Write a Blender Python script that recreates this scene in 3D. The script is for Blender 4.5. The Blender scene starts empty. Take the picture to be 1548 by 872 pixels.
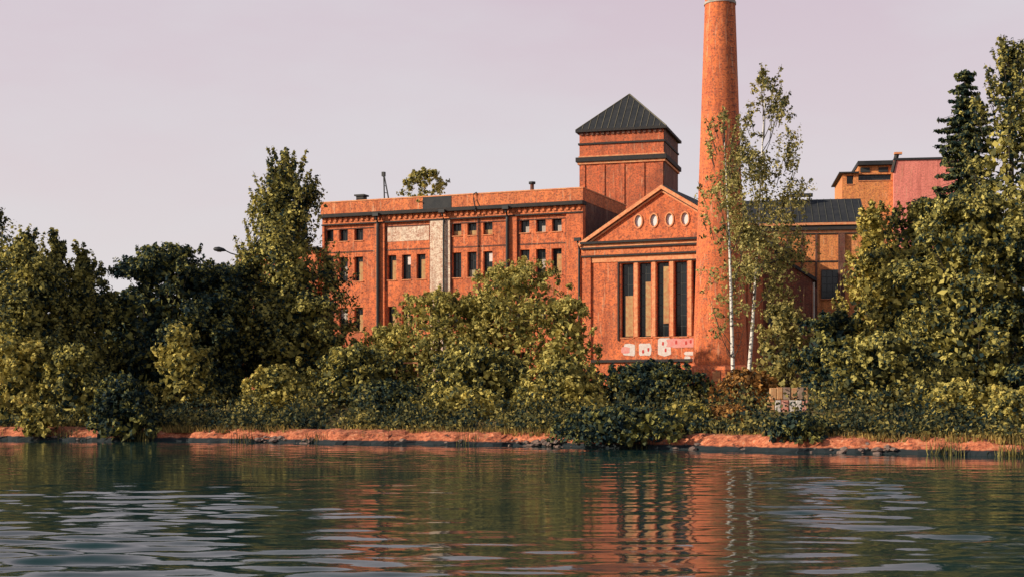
import bpy, bmesh, math, random
import numpy as np
from mathutils import Vector, Matrix
R = math.radians
rng = np.random.default_rng(7)
random.seed(7)
SC = bpy.context.scene
COL = SC.collection
F, HX, HY, EYE = 2150.0, 774.0, 600.0, 2.5     # focal length in photo pixels, horizon, eye height

def tag(o, label=None, cat=None, group=None, kind=None):
    if label: o['label'] = label
    if cat: o['category'] = cat
    if group: o['group'] = group
    if kind: o['kind'] = kind
    return o
def empty(name, loc=(0, 0, 0), rz=0.0, label=None, cat=None, group=None):
    o = bpy.data.objects.new(name, None); COL.objects.link(o)
    o.location = loc; o.rotation_euler = (0, 0, rz); o.empty_display_size = .3
    return tag(o, label, cat, group)
def px_at(px, py, Y):
    return ((px - HX) / F * Y, Y, EYE + (HY - py) / F * Y)

# ------------------------------------------------------------------ materials
def newmat(name):
    m = bpy.data.materials.new(name); m.use_nodes = True
    nt = m.node_tree; b = nt.nodes['Principled BSDF']
    return m, nt, b
def N(nt, t, **kw):
    n = nt.nodes.new(t)
    for k, v in kw.items(): setattr(n, k, v)
    return n
def L(nt, a, b): nt.links.new(a, b)
def noise(nt, vec, scale, detail=4, rough=.6):
    n = N(nt, 'ShaderNodeTexNoise'); n.inputs['Scale'].default_value = scale
    n.inputs['Detail'].default_value = detail; n.inputs['Roughness'].default_value = rough
    if vec is not None: L(nt, vec, n.inputs['Vector'])
    return n.outputs['Fac']
def ramp(nt, fac, stops):
    r = N(nt, 'ShaderNodeValToRGB'); e = r.color_ramp.elements
    while len(e) < len(stops): e.new(.5)
    for i, (p, c) in enumerate(stops):
        e[i].position = p; e[i].color = (*c, 1) if len(c) == 3 else c
    L(nt, fac, r.inputs['Fac']); return r.outputs['Color']
def mix(nt, fac, a, b, typ='MIX'):
    m = N(nt, 'ShaderNodeMix', data_type='RGBA', blend_type=typ)
    for s, v in ((0, fac), (6, a), (7, b)):
        if isinstance(v, (int, float)): m.inputs[s].default_value = v
        elif isinstance(v, tuple): m.inputs[s].default_value = (*v, 1)
        else: L(nt, v, m.inputs[s])
    return m.outputs[2]
def bump(nt, b, h, strength, dist=.05):
    n = N(nt, 'ShaderNodeBump'); n.inputs['Strength'].default_value = strength
    n.inputs['Distance'].default_value = dist
    L(nt, h, n.inputs['Height']); L(nt, n.outputs[0], b.inputs['Normal'])
def mul(nt, v, k, op='MULTIPLY'):
    m = N(nt, 'ShaderNodeMath', operation=op)
    L(nt, v, m.inputs[0])
    if isinstance(k, (int, float)): m.inputs[1].default_value = k
    else: L(nt, k, m.inputs[1])
    return m.outputs[0]

def brick_mat(name, c1, c2, mortar=(.30, .20, .13), grime=.5, soot=(.05, .03, .03), streak=True):
    m, nt, b = newmat(name)
    tc = N(nt, 'ShaderNodeTexCoord').outputs['Object']
    sep = N(nt, 'ShaderNodeSeparateXYZ'); L(nt, tc, sep.inputs[0])
    s = N(nt, 'ShaderNodeMath', operation='ADD'); L(nt, sep.outputs[0], s.inputs[0]); L(nt, sep.outputs[1], s.inputs[1])
    cb = N(nt, 'ShaderNodeCombineXYZ'); L(nt, s.outputs[0], cb.inputs[0]); L(nt, sep.outputs[2], cb.inputs[1])
    br = N(nt, 'ShaderNodeTexBrick'); L(nt, cb.outputs[0], br.inputs['Vector'])
    br.inputs['Scale'].default_value = 1.0
    br.inputs['Brick Width'].default_value = .29; br.inputs['Row Height'].default_value = .09
    br.inputs['Mortar Size'].default_value = .011; br.inputs['Bias'].default_value = .0
    br.inputs['Color1'].default_value = (*c1, 1); br.inputs['Color2'].default_value = (*c2, 1)
    br.inputs['Mortar'].default_value = (*mortar, 1)
    big = noise(nt, tc, .30, 6, .7); mid = noise(nt, tc, 2.4, 5, .75); fine = noise(nt, tc, 6.5, 2, .8)
    col = mix(nt, ramp(nt, mid, [(.38, (0, 0, 0)), (.66, (1, 1, 1))]), br.outputs['Color'], tuple(min(1, x * 1.5) for x in c1))
    dark = ramp(nt, fine, [(.36, (1, 1, 1)), (.52, (0, 0, 0))])
    col = mix(nt, mul(nt, dark, .62), col, soot)
    col = mix(nt, mul(nt, ramp(nt, big, [(.48, (0, 0, 0)), (.72, (1, 1, 1))]), grime), col, soot)
    if streak:   # rain streaks: noise stretched downwards
        mp = N(nt, 'ShaderNodeMapping'); L(nt, tc, mp.inputs[0]); mp.inputs['Scale'].default_value = (1.6, 1.6, .13)
        st = noise(nt, mp.outputs[0], 1.5, 4, .6)
        col = mix(nt, mul(nt, ramp(nt, st, [(.5, (0, 0, 0)), (.7, (1, 1, 1))]), .55), col, tuple(x * .45 for x in c2))
        ef = ramp(nt, noise(nt, mp.outputs[0], 3.1, 3, .6), [(.60, (0, 0, 0)), (.70, (1, 1, 1))])
        col = mix(nt, mul(nt, ef, .5), col, (.80, .52, .32))
    L(nt, col, b.inputs['Base Color']); b.inputs['Roughness'].default_value = .93
    bump(nt, b, mid, .35, .04)
    return m
M = {}
M['brick'] = brick_mat('red_brick', (.74, .17, .055), (.52, .095, .035))
M['brick_bright'] = brick_mat('red_brick_clean', (.80, .20, .065), (.60, .11, .04), grime=.3)
M['brick_tower'] = brick_mat('sooty_brick', (.62, .14, .05), (.42, .085, .035), grime=.75)
M['brick_dark'] = brick_mat('dark_and_shaded_brick', (.14, .045, .03), (.09, .03, .024), grime=.8, soot=(.02, .02, .026))  # dark brick; on the end wall and tower side it carries painted shade
M['brick_orange'] = brick_mat('orange_brick', (.86, .27, .08), (.70, .19, .06), grime=.25)
M['rust_red'] = brick_mat('faded_red_cladding', (.88, .22, .17), (.78, .17, .13), mortar=(.8, .4, .33), grime=.2, soot=(.40, .12, .08))
M['limewash'] = brick_mat('limewashed_brick', (.84, .60, .47), (.62, .30, .20), grime=.15, soot=(.30, .09, .05))

def plain(name, c, rough=.8, var=.35, scale=2.0, metal=0.0, c2=None):
    m, nt, b = newmat(name)
    tc = N(nt, 'ShaderNodeTexCoord').outputs['Object']
    f = ramp(nt, noise(nt, tc, scale, 5, .7), [(.35, (0, 0, 0)), (.68, (1, 1, 1))])
    c2 = c2 or tuple(x * (1 - var) for x in c)
    L(nt, mix(nt, f, c, c2), b.inputs['Base Color'])
    b.inputs['Roughness'].default_value = rough; b.inputs['Metallic'].default_value = metal
    bump(nt, b, noise(nt, tc, scale * 4, 3), .2, .02)
    return m
M['roof'] = plain('dark_roof_metal', (.012, .016, .022), .75, .5, 1.2, c2=(.035, .036, .038))
M['cornice'] = plain('dark_and_shadow_cornice', (.05, .04, .035), .9, .5, 3, c2=(.02, .025, .03))  # dark course colour; at the eaves the shadow is painted into it
M['pipe'] = plain('dark_iron', (.018, .022, .026), .6, .4, 3)
M['frame'] = plain('window_frame_paint', (.035, .04, .04), .7, .4, 3)
M['frame_pale'] = plain('pale_window_frame', (.42, .36, .24), .8, .4, 2)
M['board'] = plain('weathered_board', (.50, .36, .16), .9, .5, 3, c2=(.42, .15, .07))
M['board_grey'] = plain('grey_board', (.50, .46, .40), .9, .4, 3)
M['void'] = plain('dark_room', (.010, .014, .018), .9, .3, 1)
M['trim'] = plain('painted_trim', (.80, .42, .20), .85, .5, 4, c2=(.66, .17, .07))
M['white'] = plain('white_paint', (.74, .71, .68), .8, .2, 6, c2=(.60, .50, .46))
M['pink'] = plain('pink_paint', (.75, .22, .20), .8, .3, 6, c2=(.68, .40, .36))
M['redpaint'] = plain('red_paint', (.62, .06, .05), .8, .3, 6)
M['concrete'] = plain('concrete', (.42, .33, .26), .9, .5, 2, c2=(.25, .14, .09))
M['bark'] = plain('bark', (.075, .06, .045), .95, .6, 6)
def birch_bark():
    m, nt, b = newmat('birch_bark')
    tc = N(nt, 'ShaderNodeTexCoord').outputs['Object']
    mp = N(nt, 'ShaderNodeMapping'); L(nt, tc, mp.inputs[0]); mp.inputs['Scale'].default_value = (2, 2, 5)
    f = ramp(nt, noise(nt, mp.outputs[0], 1.6, 4, .7), [(.53, (0, 0, 0)), (.60, (1, 1, 1))])
    L(nt, mix(nt, f, (.78, .74, .66), (.06, .05, .045)), b.inputs['Base Color']); b.inputs['Roughness'].default_value = .85
    return m
M['birch'] = birch_bark()
def glass_mat():
    m, nt, b = newmat('window_glass')
    b.inputs['Base Color'].default_value = (.012, .018, .022, 1); b.inputs['Roughness'].default_value = .12
    b.inputs['Specular IOR Level'].default_value = .4
    return m
M['glass'] = glass_mat()
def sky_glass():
    m, nt, b = newmat('painted_sky_glass')
    b.inputs['Base Color'].default_value = (.78, .76, .74, 1); b.inputs['Roughness'].default_value = .5  # pale base colour stands in for a reflection of the sky
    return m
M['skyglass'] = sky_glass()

def leaf_mat(name, dark, mid, lit, thr=(.36, .50, .66), transl=.32, scale=.55):
    m, nt, b = newmat(name)
    tc = N(nt, 'ShaderNodeTexCoord').outputs['Object']
    geo = N(nt, 'ShaderNodeNewGeometry')
    f = noise(nt, tc, scale, 3, .6)
    ri = geo.outputs['Random Per Island']
    v = N(nt, 'ShaderNodeMath', operation='ADD'); L(nt, mul(nt, f, .66), v.inputs[0]); L(nt, mul(nt, ri, .38), v.inputs[1])
    c = ramp(nt, v.outputs[0], [(thr[0], dark), (thr[1], mid), (thr[2], lit)])  # bluish dark stop mimics shaded leaves, the lit stop sunlit ones
    L(nt, c, b.inputs['Base Color']); b.inputs['Roughness'].default_value = .7
    b.inputs['Specular IOR Level'].default_value = .15
    t = N(nt, 'ShaderNodeBsdfTranslucent'); L(nt, c, t.inputs['Color'])
    ms = N(nt, 'ShaderNodeMixShader'); ms.inputs[0].default_value = transl
    L(nt, b.outputs[0], ms.inputs[1]); L(nt, t.outputs[0], ms.inputs[2])
    L(nt, ms.outputs[0], nt.nodes['Material Output'].inputs['Surface'])
    return m
DK, MD, LT = (.018, .042, .044), (.22, .21, .065), (.72, .62, .18)
M['leaf_dark'] = leaf_mat('dark_leaves', (.012, .032, .042), (.05, .078, .055), (.46, .42, .11), (.36, .54, .74))
M['leaf_mid'] = leaf_mat('green_leaves', DK, MD, LT, (.38, .52, .70))
M['leaf_lit'] = leaf_mat('olive_leaves', (.04, .06, .04), (.40, .35, .095), (.80, .66, .19), (.34, .50, .68))
M['leaf_willow'] = leaf_mat('willow_leaves', (.07, .085, .035), (.38, .34, .10), (.72, .60, .18), (.34, .50, .68))
M['leaf_birch'] = leaf_mat('birch_leaves', (.06, .075, .04), (.34, .30, .10), (.66, .56, .20), (.34, .50, .68))
M['leaf_orange'] = leaf_mat('autumn_leaves', (.06, .05, .03), (.34, .16, .05), (.60, .32, .09), (.34, .50, .68))
M['leaf_spruce'] = leaf_mat('spruce_needles', (.014, .036, .038), (.06, .085, .05), (.40, .38, .11), (.36, .54, .76))
M['leaf_under'] = leaf_mat('undergrowth_leaves', (.012, .03, .032), (.09, .10, .045), (.52, .42, .12), (.38, .55, .76), scale=.35)
M['grass'] = leaf_mat('dry_grass', (.05, .06, .03), (.26, .19, .06), (.55, .38, .12), (.30, .50, .68))

# ------------------------------------------------------------------ mesh helpers
class MB:
    def __init__(s): s.v = []; s.f = []
    def quad(s, *p):
        i = len(s.v); s.v += [tuple(q) for q in p]; s.f.append(tuple(range(i, i + len(p)))); return s
    def box(s, x0, x1, y0, y1, z0, z1):
        i = len(s.v)
        s.v += [(x0, y0, z0), (x1, y0, z0), (x1, y1, z0), (x0, y1, z0), (x0, y0, z1), (x1, y0, z1), (x1, y1, z1), (x0, y1, z1)]
        for q in ((0, 3, 2, 1), (4, 5, 6, 7), (0, 1, 5, 4), (1, 2, 6, 5), (2, 3, 7, 6), (3, 0, 4, 7)):
            s.f.append(tuple(i + k for k in q))
        return s
    def tube(s, pts, rad, n=8, cap=True):
        rings = []
        P = [Vector(p) for p in pts]
        for k, p in enumerate(P):
            d = (P[min(k + 1, len(P) - 1)] - P[max(k - 1, 0)])
            d = d.normalized() if d.length > 1e-9 else Vector((0, 0, 1))
            a = d.orthogonal() if abs(d.z) < .9 else d.cross(Vector((0, 1, 0)))
            a.normalize(); b = d.cross(a)
            r = rad[k] if hasattr(rad, '__len__') else rad
            i = len(s.v); rings.append(i)
            for j in range(n):
                t = 2 * math.pi * j / n
                s.v.append(tuple(p + (a * math.cos(t) + b * math.sin(t)) * r))
        for q in range(len(rings) - 1):
            for j in range(n):
                s.f.append((rings[q] + j, rings[q] + (j + 1) % n, rings[q + 1] + (j + 1) % n, rings[q + 1] + j))
        if cap:
            s.f.append(tuple(rings[0] + j for j in range(n - 1, -1, -1))); s.f.append(tuple(rings[-1] + j for j in range(n)))
        return s
    def lathe(s, prof, c=(0, 0), n=48):
        rings = []
        for r, z in prof:
            i = len(s.v); rings.append(i)
            for j in range(n):
                t = 2 * math.pi * j / n; s.v.append((c[0] + r * math.cos(t), c[1] + r * math.sin(t), z))
        for q in range(len(rings) - 1):
            for j in range(n):
                s.f.append((rings[q] + j, rings[q] + (j + 1) % n, rings[q + 1] + (j + 1) % n, rings[q + 1] + j))
        return s
    def build(s, name, m, parent=None, smooth=False, bevel=0):
        me = bpy.data.meshes.new(name); me.from_pydata(s.v, [], s.f); me.update()
        for q in (m if isinstance(m, (list, tuple)) else [m]): me.materials.append(q)
        if smooth: me.polygons.foreach_set('use_smooth', [True] * len(me.polygons))
        o = bpy.data.objects.new(name, me); COL.objects.link(o)
        if parent: o.parent = parent
        if bevel:
            b = o.modifiers.new('bevel', 'BEVEL'); b.width = bevel; b.segments = 2
        return o

def np_mesh(name, verts, nper, m, parent=None, extra=None):
    """verts (n*nper,3): separate n-gons of nper corners."""
    nf = len(verts) // nper
    me = bpy.data.meshes.new(name)
    me.vertices.add(len(verts)); me.vertices.foreach_set('co', verts.astype(np.float32).ravel())
    me.loops.add(len(verts)); me.loops.foreach_set('vertex_index', np.arange(len(verts), dtype=np.int32))
    me.polygons.add(nf); me.polygons.foreach_set('loop_start', np.arange(0, len(verts), nper, dtype=np.int32))
    me.update(calc_edges=True); me.materials.append(m)
    o = bpy.data.objects.new(name, me); COL.objects.link(o)
    if parent: o.parent = parent
    return o

def wall_open(mb, x0, x1, z0, z1, y, holes, depth):
    """front face of a wall (looking towards -y) with real openings and reveals."""
    xs = sorted({x0, x1, *[h[0] for h in holes], *[h[1] for h in holes]})
    zs = sorted({z0, z1, *[h[2] for h in holes], *[h[3] for h in holes]})
    for a, b in zip(xs, xs[1:]):
        for c, d in zip(zs, zs[1:]):
            cx, cz = (a + b) / 2, (c + d) / 2
            if any(h[0] < cx < h[1] and h[2] < cz < h[3] for h in holes): continue
            mb.quad((a, y, c), (b, y, c), (b, y, d), (a, y, d))
    for a, b, c, d in holes:
        e = y + depth
        mb.quad((a, y, c), (a, y, d), (a, e, d), (a, e, c)); mb.quad((b, y, d), (b, y, c), (b, e, c), (b, e, d))
        mb.quad((a, y, d), (b, y, d), (b, e, d), (a, e, d)); mb.quad((b, y, c), (a, y, c), (a, e, c), (b, e, c))

class Face:
    """A building front: origin A, turned by -theta; converts photo measurements to local metres."""
    def __init__(s, px, Y, theta):
        s.A = ((px - HX) / F * Y, Y); s.c, s.s = math.cos(R(theta)), math.sin(R(theta)); s.rz = -R(theta)
    def x(s, px):
        r = (px - HX) / F
        return (r * s.A[1] - s.A[0]) / (s.c + r * s.s)
    def z(s, px, py):
        Y = s.A[1] - s.x(px) * s.s
        return EYE + (HY - py) / F * Y
    def world(s, x, y, z=0): return (s.A[0] + x * s.c + y * s.s, s.A[1] - x * s.s + y * s.c, z)

# ------------------------------------------------------------------ shore, ground, water
SH = np.array([(-400, 95), (-60, 90), (-30, 84), (-14, 78), (0, 72.8), (8, 68), (21.5, 59.7), (40, 50), (80, 42), (400, 38)], float)
def shore(x): return float(np.interp(x, SH[:, 0], SH[:, 1]))
PD = [-4, 0, .2, 1.0, 2.5, 12, 30, 60, 4000]; PZ = [-1.2, -.05, .20, .52, .74, 1.7, 3.0, 3.3, 3.3]
def gz(x, y): return float(np.interp(y - shore(x), PD, PZ))

def build_bank():
    xs = np.arange(-75, 70, .3); ds = [-.5, -.05, .03, .12, .25, .45, .7, 1.0, 1.5, 2.2]
    zs = [-.4, -.05, .09, .17, .25, .40, .54, .64, .72, .76]
    mb = MB(); n = len(ds)
    for x in xs:
        wob = .75 * math.sin(x * .33 + 1) + .4 * math.sin(x * .9) + .25 * math.sin(x * 2.3 + 1) + .12 * math.sin(x * 5.1 + 2)
        hh = 1 + .16 * math.sin(x * .55 + .7) + .12 * math.sin(x * 1.7)
        for d, z in zip(ds, zs):
            jx = random.uniform(-.1, .1); k = 1 if d > .02 else .4
            mb.v.append((x + jx, shore(x) + d + wob * .6 + random.uniform(-.06, .06) * k, (z * hh if 0 < z < .58 else z) + random.uniform(-.04, .05) * k))
    for i in range(len(xs) - 1):
        for j in range(n - 1):
            a = i * n + j; mb.f.append((a, a + n, a + n + 1, a + 1))
    m, nt, b = newmat('red_clay_bank')
    tc = N(nt, 'ShaderNodeTexCoord').outputs['Object']
    sep = N(nt, 'ShaderNodeSeparateXYZ'); L(nt, tc, sep.inputs[0])
    zz = N(nt, 'ShaderNodeMath', operation='ADD'); L(nt, sep.outputs[2], zz.inputs[0]); L(nt, mul(nt, noise(nt, tc, 1.5, 4), .16), zz.inputs[1])
    base = ramp(nt, noise(nt, tc, 3.6, 5, .8), [(.36, (.05, .03, .02)), (.46, (.42, .11, .05)), (.57, (.60, .20, .09)), (.70, (.72, .42, .27))])
    L(nt, mix(nt, ramp(nt, zz.outputs[0], [(.27, (1, 1, 1)), (.33, (0, 0, 0))]), base, (.012, .02, .025)), b.inputs['Base Color'])
    b.inputs['Roughness'].default_value = .95; bump(nt, b, noise(nt, tc, 5, 5, .7), .6, .06)
    o = mb.build('river_bank', m); tag(o, 'low red clay and gravel bank with dark wet foot along the water', 'bank', kind='structure')
def build_ground():
    xs = [-3000, -800, -300, -150] + list(range(-80, 81, 4)) + [150, 300, 800, 3000]
    ds = [1.1, 2.5, 5, 8, 12, 18, 24, 30, 45, 60, 120, 300, 1000, 4000]
    mb = MB(); n = len(ds)
    for x in xs:
        for d in ds:
            y = shore(x) + d; mb.v.append((x, y, gz(x, y) - .03 + (random.uniform(-.08, .08) if 2 < d < 50 else 0)))
    for i in range(len(xs) - 1):
        for j in range(n - 1):
            a = i * n + j; mb.f.append((a, a + n, a + n + 1, a + 1))
    m, nt, b = newmat('rough_meadow')
    tc = N(nt, 'ShaderNodeTexCoord').outputs['Object']
    L(nt, ramp(nt, noise(nt, tc, .8, 6, .7), [(.35, (.03, .04, .02)), (.5, (.16, .12, .04)), (.68, (.36, .22, .08))]), b.inputs['Base Color'])
    b.inputs['Roughness'].default_value = 1; bump(nt, b, noise(nt, tc, 4, 5), .8, .1)
    o = mb.build('ground', m, smooth=True); tag(o, 'rough grassy ground behind the river bank', 'ground', kind='structure')
    # bed below the water
    mb = MB(); mb.quad((-3000, -1500, -3), (3000, -1500, -3), (3000, 110, -3), (-3000, 110, -3))
    tag(mb.build('river_bed', plain('mud', (.03, .03, .02))), 'muddy river bed', 'ground', kind='structure')
def build_water():
    q = np.random.default_rng(21)                                     # real waves: crossing wavelets, stronger where the wind touches
    xs = np.concatenate([[-3000, -400, -100], np.arange(-46, 46.1, .25), [100, 400, 3000]])
    ys = np.concatenate([[-1500, -200, -20], np.concatenate([np.arange(11, 45, .085), np.arange(45, 94, .14)]), [100]])
    X, Y = np.meshgrid(xs, ys); Z = np.zeros_like(X)
    for k in range(80):
        wl = .36 * (2.3 / .36) ** q.random(); a = math.pi / 2 + q.normal(0, .42); kk = 2 * math.pi / wl
        ph = q.uniform(0, 6.28) + .9 * np.sin(X * q.uniform(.1, .5) + q.uniform(0, 6)) + .6 * np.sin(Y * q.uniform(.1, .5) + q.uniform(0, 6))
        Z += np.sin(kk * (X * math.cos(a) + Y * math.sin(a)) + ph) / kk
    Z /= math.sqrt(40)
    wx = X + 1.6 * np.sin(Y * .23 + 1) + .8 * np.sin(Y * .6 + X * .3); wy = Y + 3 * np.sin(X * .5) + 1.5 * np.sin(X * 1.1 + Y * .2)
    pa = np.exp(-((wx + 7.6) / 4.4) ** 2 - ((wy - 25) / 9) ** 2) + .9 * np.exp(-((wx - 8.6) / 3.0) ** 2 - ((wy - 30) / 13) ** 2)
    Z *= CALM + RUFF * pa + .012 * (np.sin(X * .21 + Y * .13) + np.sin(Y * .31 - X * .1 + 2))
    Z[(X < -46.01) | (X > 46.01) | (Y < 10.9) | (Y > 94)] = 0
    nx, ny = len(xs), len(ys); i, j = np.meshgrid(np.arange(nx - 1), np.arange(ny - 1)); a = (j * nx + i).ravel()
    fc_ = np.stack([a, a + 1, a + nx + 1, a + nx], 1).astype(np.int32)
    me = bpy.data.meshes.new('water'); me.vertices.add(nx * ny); me.vertices.foreach_set('co', np.stack([X, Y, Z], -1).astype(np.float32).ravel())
    me.loops.add(fc_.size); me.loops.foreach_set('vertex_index', fc_.ravel()); me.polygons.add(len(fc_)); me.polygons.foreach_set('loop_start', np.arange(0, fc_.size, 4, dtype=np.int32))
    me.update(calc_edges=True); me.polygons.foreach_set('use_smooth', [True] * len(fc_))
    m, nt, b = newmat('river_water')
    tc = N(nt, 'ShaderNodeTexCoord').outputs['Object']
    b.inputs['Base Color'].default_value = (.010, .036, .036, 1); b.inputs['IOR'].default_value = 1.33
    b.inputs['Roughness'].default_value = .045; b.inputs['Specular Tint'].default_value = (.60, .86, .90, 1); b.inputs['Specular IOR Level'].default_value = .19
    bump(nt, b, noise(nt, tc, 3.5, 3, .6), .12, .02)
    me.materials.append(m); o = bpy.data.objects.new('water', me); COL.objects.link(o)
    tag(o, 'dark rippled river water', 'water', kind='structure')
CALM, RUFF = .030, .105
def N_noisecol(nt, vec, scale, k):
    n = N(nt, 'ShaderNodeTexNoise'); n.inputs['Scale'].default_value = scale; L(nt, vec, n.inputs['Vector'])
    s = N(nt, 'ShaderNodeVectorMath', operation='SUBTRACT'); L(nt, n.outputs['Color'], s.inputs[0]); s.inputs[1].default_value = (.5, .5, .5)
    s2 = N(nt, 'ShaderNodeVectorMath', operation='SCALE'); L(nt, s.outputs[0], s2.inputs[0]); s2.inputs['Scale'].default_value = k
    return s2.outputs[0]
WAVE = .16
build_bank(); build_ground(); build_water()

# ------------------------------------------------------------------ windows
def make_window(w, h, parent, depth, mull_v=1, mull_h=1, board=None, y0=0, fm='frame', glass='glass'):
    """frame part with pane and sill sub-parts; origin bottom left at the wall face."""
    t = .07; mb = MB(); y = y0 + depth
    mb.box(0, t, y - .08, y, 0, h); mb.box(w - t, w, y - .08, y, 0, h)
    mb.box(t, w - t, y - .08, y, 0, t); mb.box(t, w - t, y - .08, y, h - t, h)
    for i in range(1, mull_v + 1): mb.box(w * i / (mull_v + 1) - .025, w * i / (mull_v + 1) + .025, y - .07, y - .01, t, h - t)
    for i in range(1, mull_h + 1): mb.box(t, w - t, y - .065, y - .015, h * i / (mull_h + 1) - .025, h * i / (mull_h + 1) + .025)
    o = mb.build('window', M[fm], parent)
    MB().quad((t, y - .04, t), (w - t, y - .04, t), (w - t, y - .04, h - t), (t, y - .04, h - t)).build('pane', M[glass], o)
    MB().box(-.06, w + .06, y0 - .08, y - .085, -.07, 0).build('sill', M['trim'], o)
    if board:
        x0, x1, z0, z1, mm = board
        MB().box(x0 * w + .01, x1 * w - .01, y - .14, y - .085, z0 * h + .01, z1 * h - .01).build('board', M[mm], o)
    return o
def copy_part(o, parent, loc):
    c = o.copy(); COL.objects.link(c); c.parent = parent; c.location = loc
    for ch in o.children:
        d = ch.copy(); COL.objects.link(d); d.parent = c
    return c

# ------------------------------------------------------------------ main wing
Z0 = 2.9
def wing():
    Y_A = 129.5; fc = Face(487, Y_A, 22)
    root = empty('factory_wing', (*fc.A, 0), fc.rz, 'long flat roofed red brick factory wing with rows of small dark windows and tall pilasters', 'factory')
    Ln = fc.x(881); D = 12.0
    zt, zc0, zc1, zf = 20.2, 18.72, 19.05, 18.1
    bays = [(fc.x(490), fc.x(566)), (fc.x(581), fc.x(650)), (fc.x(680), fc.x(766)), (fc.x(781), fc.x(856))]
    wins = [(489.5, 511, 534), (584, 606, 628), (682, 705, 729), (784.5, 809, 833)]
    rows = [(16.6, 17.72), (12.95, 15.15), (8.45, 10.6), (4.3, 6.4)]
    W = .88; rec = .22; dep = .42
    wall = MB()
    holes = []
    for bi, ws in enumerate(wins):
        for px in ws:
            x = fc.x(px)
            for ri, (a, b) in enumerate(rows):
                if bi == 1 and ri == 0: continue
                holes.append((x, x + W, a, b, bi, ri))
    for b0, b1 in bays:
        hs = [h[:4] for h in holes if b0 - .1 <= h[0] and h[1] <= b1 + .6]
        wall_open(wall, b0, b1, Z0 - 1, zf, rec, hs, dep)
    wall.box(0, Ln, rec + dep + .02, D, Z0 - 1, 19.6)               # body behind
    o = wall.build('wall', M['brick'], root)
    # solid dark lining behind the openings is the body; piers between bays
    edges = [0] + [e for b in bays for e in b] + [Ln]
    for i in range(0, len(edges), 2):
        a, b = edges[i], edges[i + 1]
        if b - a < .05: continue
        mm = 'limewash' if i == 4 else 'brick'
        mb = MB().box(a, b, 0, rec + dep + .015, Z0 - 1, zf)
        mb.build('pilaster', M[mm], root)
    mb = MB().box(0, Ln, .02, rec + dep + .015, zf + .002, zc0)
    for k in range(46):                                             # bracket course under the cornice
        x = .3 + k * (Ln - .6) / 45; mb.box(x - .12, x + .12, -.10, .015, zc0 - .38, zc0 - .002)
    mb.build('frieze', M['brick_bright'], root)
    MB().box(-.05, Ln + .04, -.09, .018, zf - .06, zf + .05).build('string_course', M['cornice'], root)
    MB().box(-.25, Ln + .12, -.42, rec + dep + .015, zc0, zc1).build('cornice', M['cornice'], root, bevel=.03)  # dark colour includes the shadow line of the eaves
    MB().box(-.1, Ln + .05, -.10, .5, zc1 + .002, zt - .1).box(Ln - .45, Ln + .05, .502, D, zc1 + .002, zt - .1).box(-.1, .35, .502, D, zc1 + .002, zt - .1).build('parapet', M['brick_bright'], root)
    MB().box(-.16, Ln + .10, -.15, .55, zt - .098, zt).box(Ln - .5, Ln + .10, .552, D + .1, zt - .098, zt).build('coping', M['trim'], root)
    # end wall: thin sheet with the shade put into its dark brick colour
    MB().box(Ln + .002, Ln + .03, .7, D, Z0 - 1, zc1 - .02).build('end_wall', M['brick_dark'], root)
    # bay frames: moulded border below the string course
    for b0, b1 in bays:
        mb = MB(); f = .10
        mb.box(b0 + .02, b1 - .02, rec - .05, rec - .002, zf - .45, zf - .35)
        mb.box(b0 + .02, b0 + .12, rec - .05, rec - .002, 12, zf - .452)
        mb.box(b1 - .12, b1 - .02, rec - .05, rec - .002, 12, zf - .452)
        mb.build('bay_moulding', M['brick_dark'], root)
    # limewashed blind panel in the second bay and pale patches
    b0, b1 = bays[1]
    MB().box(b0 + .2, b1 - .2, rec - .03, rec - .003, 16.35, 17.62).build('limewashed_panel', M['limewash'], root)
    # floor bands
    for b0, b1 in bays:
        MB().box(b0 + .13, b1 - .13, rec - .04, rec - .004, 15.55, 15.67).build('brick_band', M['brick_dark'], root)
    # windows
    protos = {}
    kinds = {0: [None, (.42, 1, 0, .8, 'board'), (.5, 1, 0, .5, 'board_grey'), (.08, .92, .05, .4, 'board')],
             1: [(.5, 1, 0, .6, 'board'), (.5, 1, .6, .95, 'white'), (.5, 1, .25, .62, 'board_grey'), None, (.4, 1, 0, .8, 'board'), (.1, .9, 0, .3, 'frame_pale')],
             2: [None, (.45, 1, 0, .7, 'board'), (.08, .92, .5, .95, 'board_grey')], 3: [None]}
    for i, (a, b, c, d, bi, ri) in enumerate(holes):
        ks = kinds[ri]; k = (i * 5 + bi * 3 + ri) % len(ks)
        key = (ri, k)
        if key not in protos:
            o = make_window(W, d - c, root, dep, 1, (0, 2, 2, 2)[ri], ks[k], 0); o.location = (a, rec, c); protos[key] = o
        else: copy_part(protos[key], root, (a, rec, c))
    # rainwater pipes
    for px, z_hi in ((572.5, 18.6), (768, 18.6), (672, 18.6), (876.5, 15.6), (722, 19.2)):
        x = fc.x(px); yy = -.12 if px != 722 else rec - .1
        r = .15 if px in (572.5, 768) else .10
        if px == 722:
            MB().tube([(x, -.2, zt + .05), (x - .25, -.3, zt - .1), (x - .25, -.3, zt - .5), (x, -.5, zc0 + .1), (x, -.5, zc0 - .1), (x, yy, zf), (x, yy, 8)], .055, 7).build('rain_pipe', M['pipe'], root)
            continue
        mb = MB().tube([(x, -.55, z_hi), (x, -.5, z_hi - .15), (x, -.14, z_hi - .6), (x, yy - .05, z_hi - 1), (x, yy - .05, Z0)], r, 8)
        p = mb.build('rain_pipe', M['pipe'], root)
        MB().box(x - .28, x + .28, -.70, -.45, z_hi, z_hi + .28).build('hopper', M['pipe'], p)
    # roof deck
    MB().box(.36, Ln - .46, .502, D - .02, 19.602, 19.7).build('roof', M['roof'], root)
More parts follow.
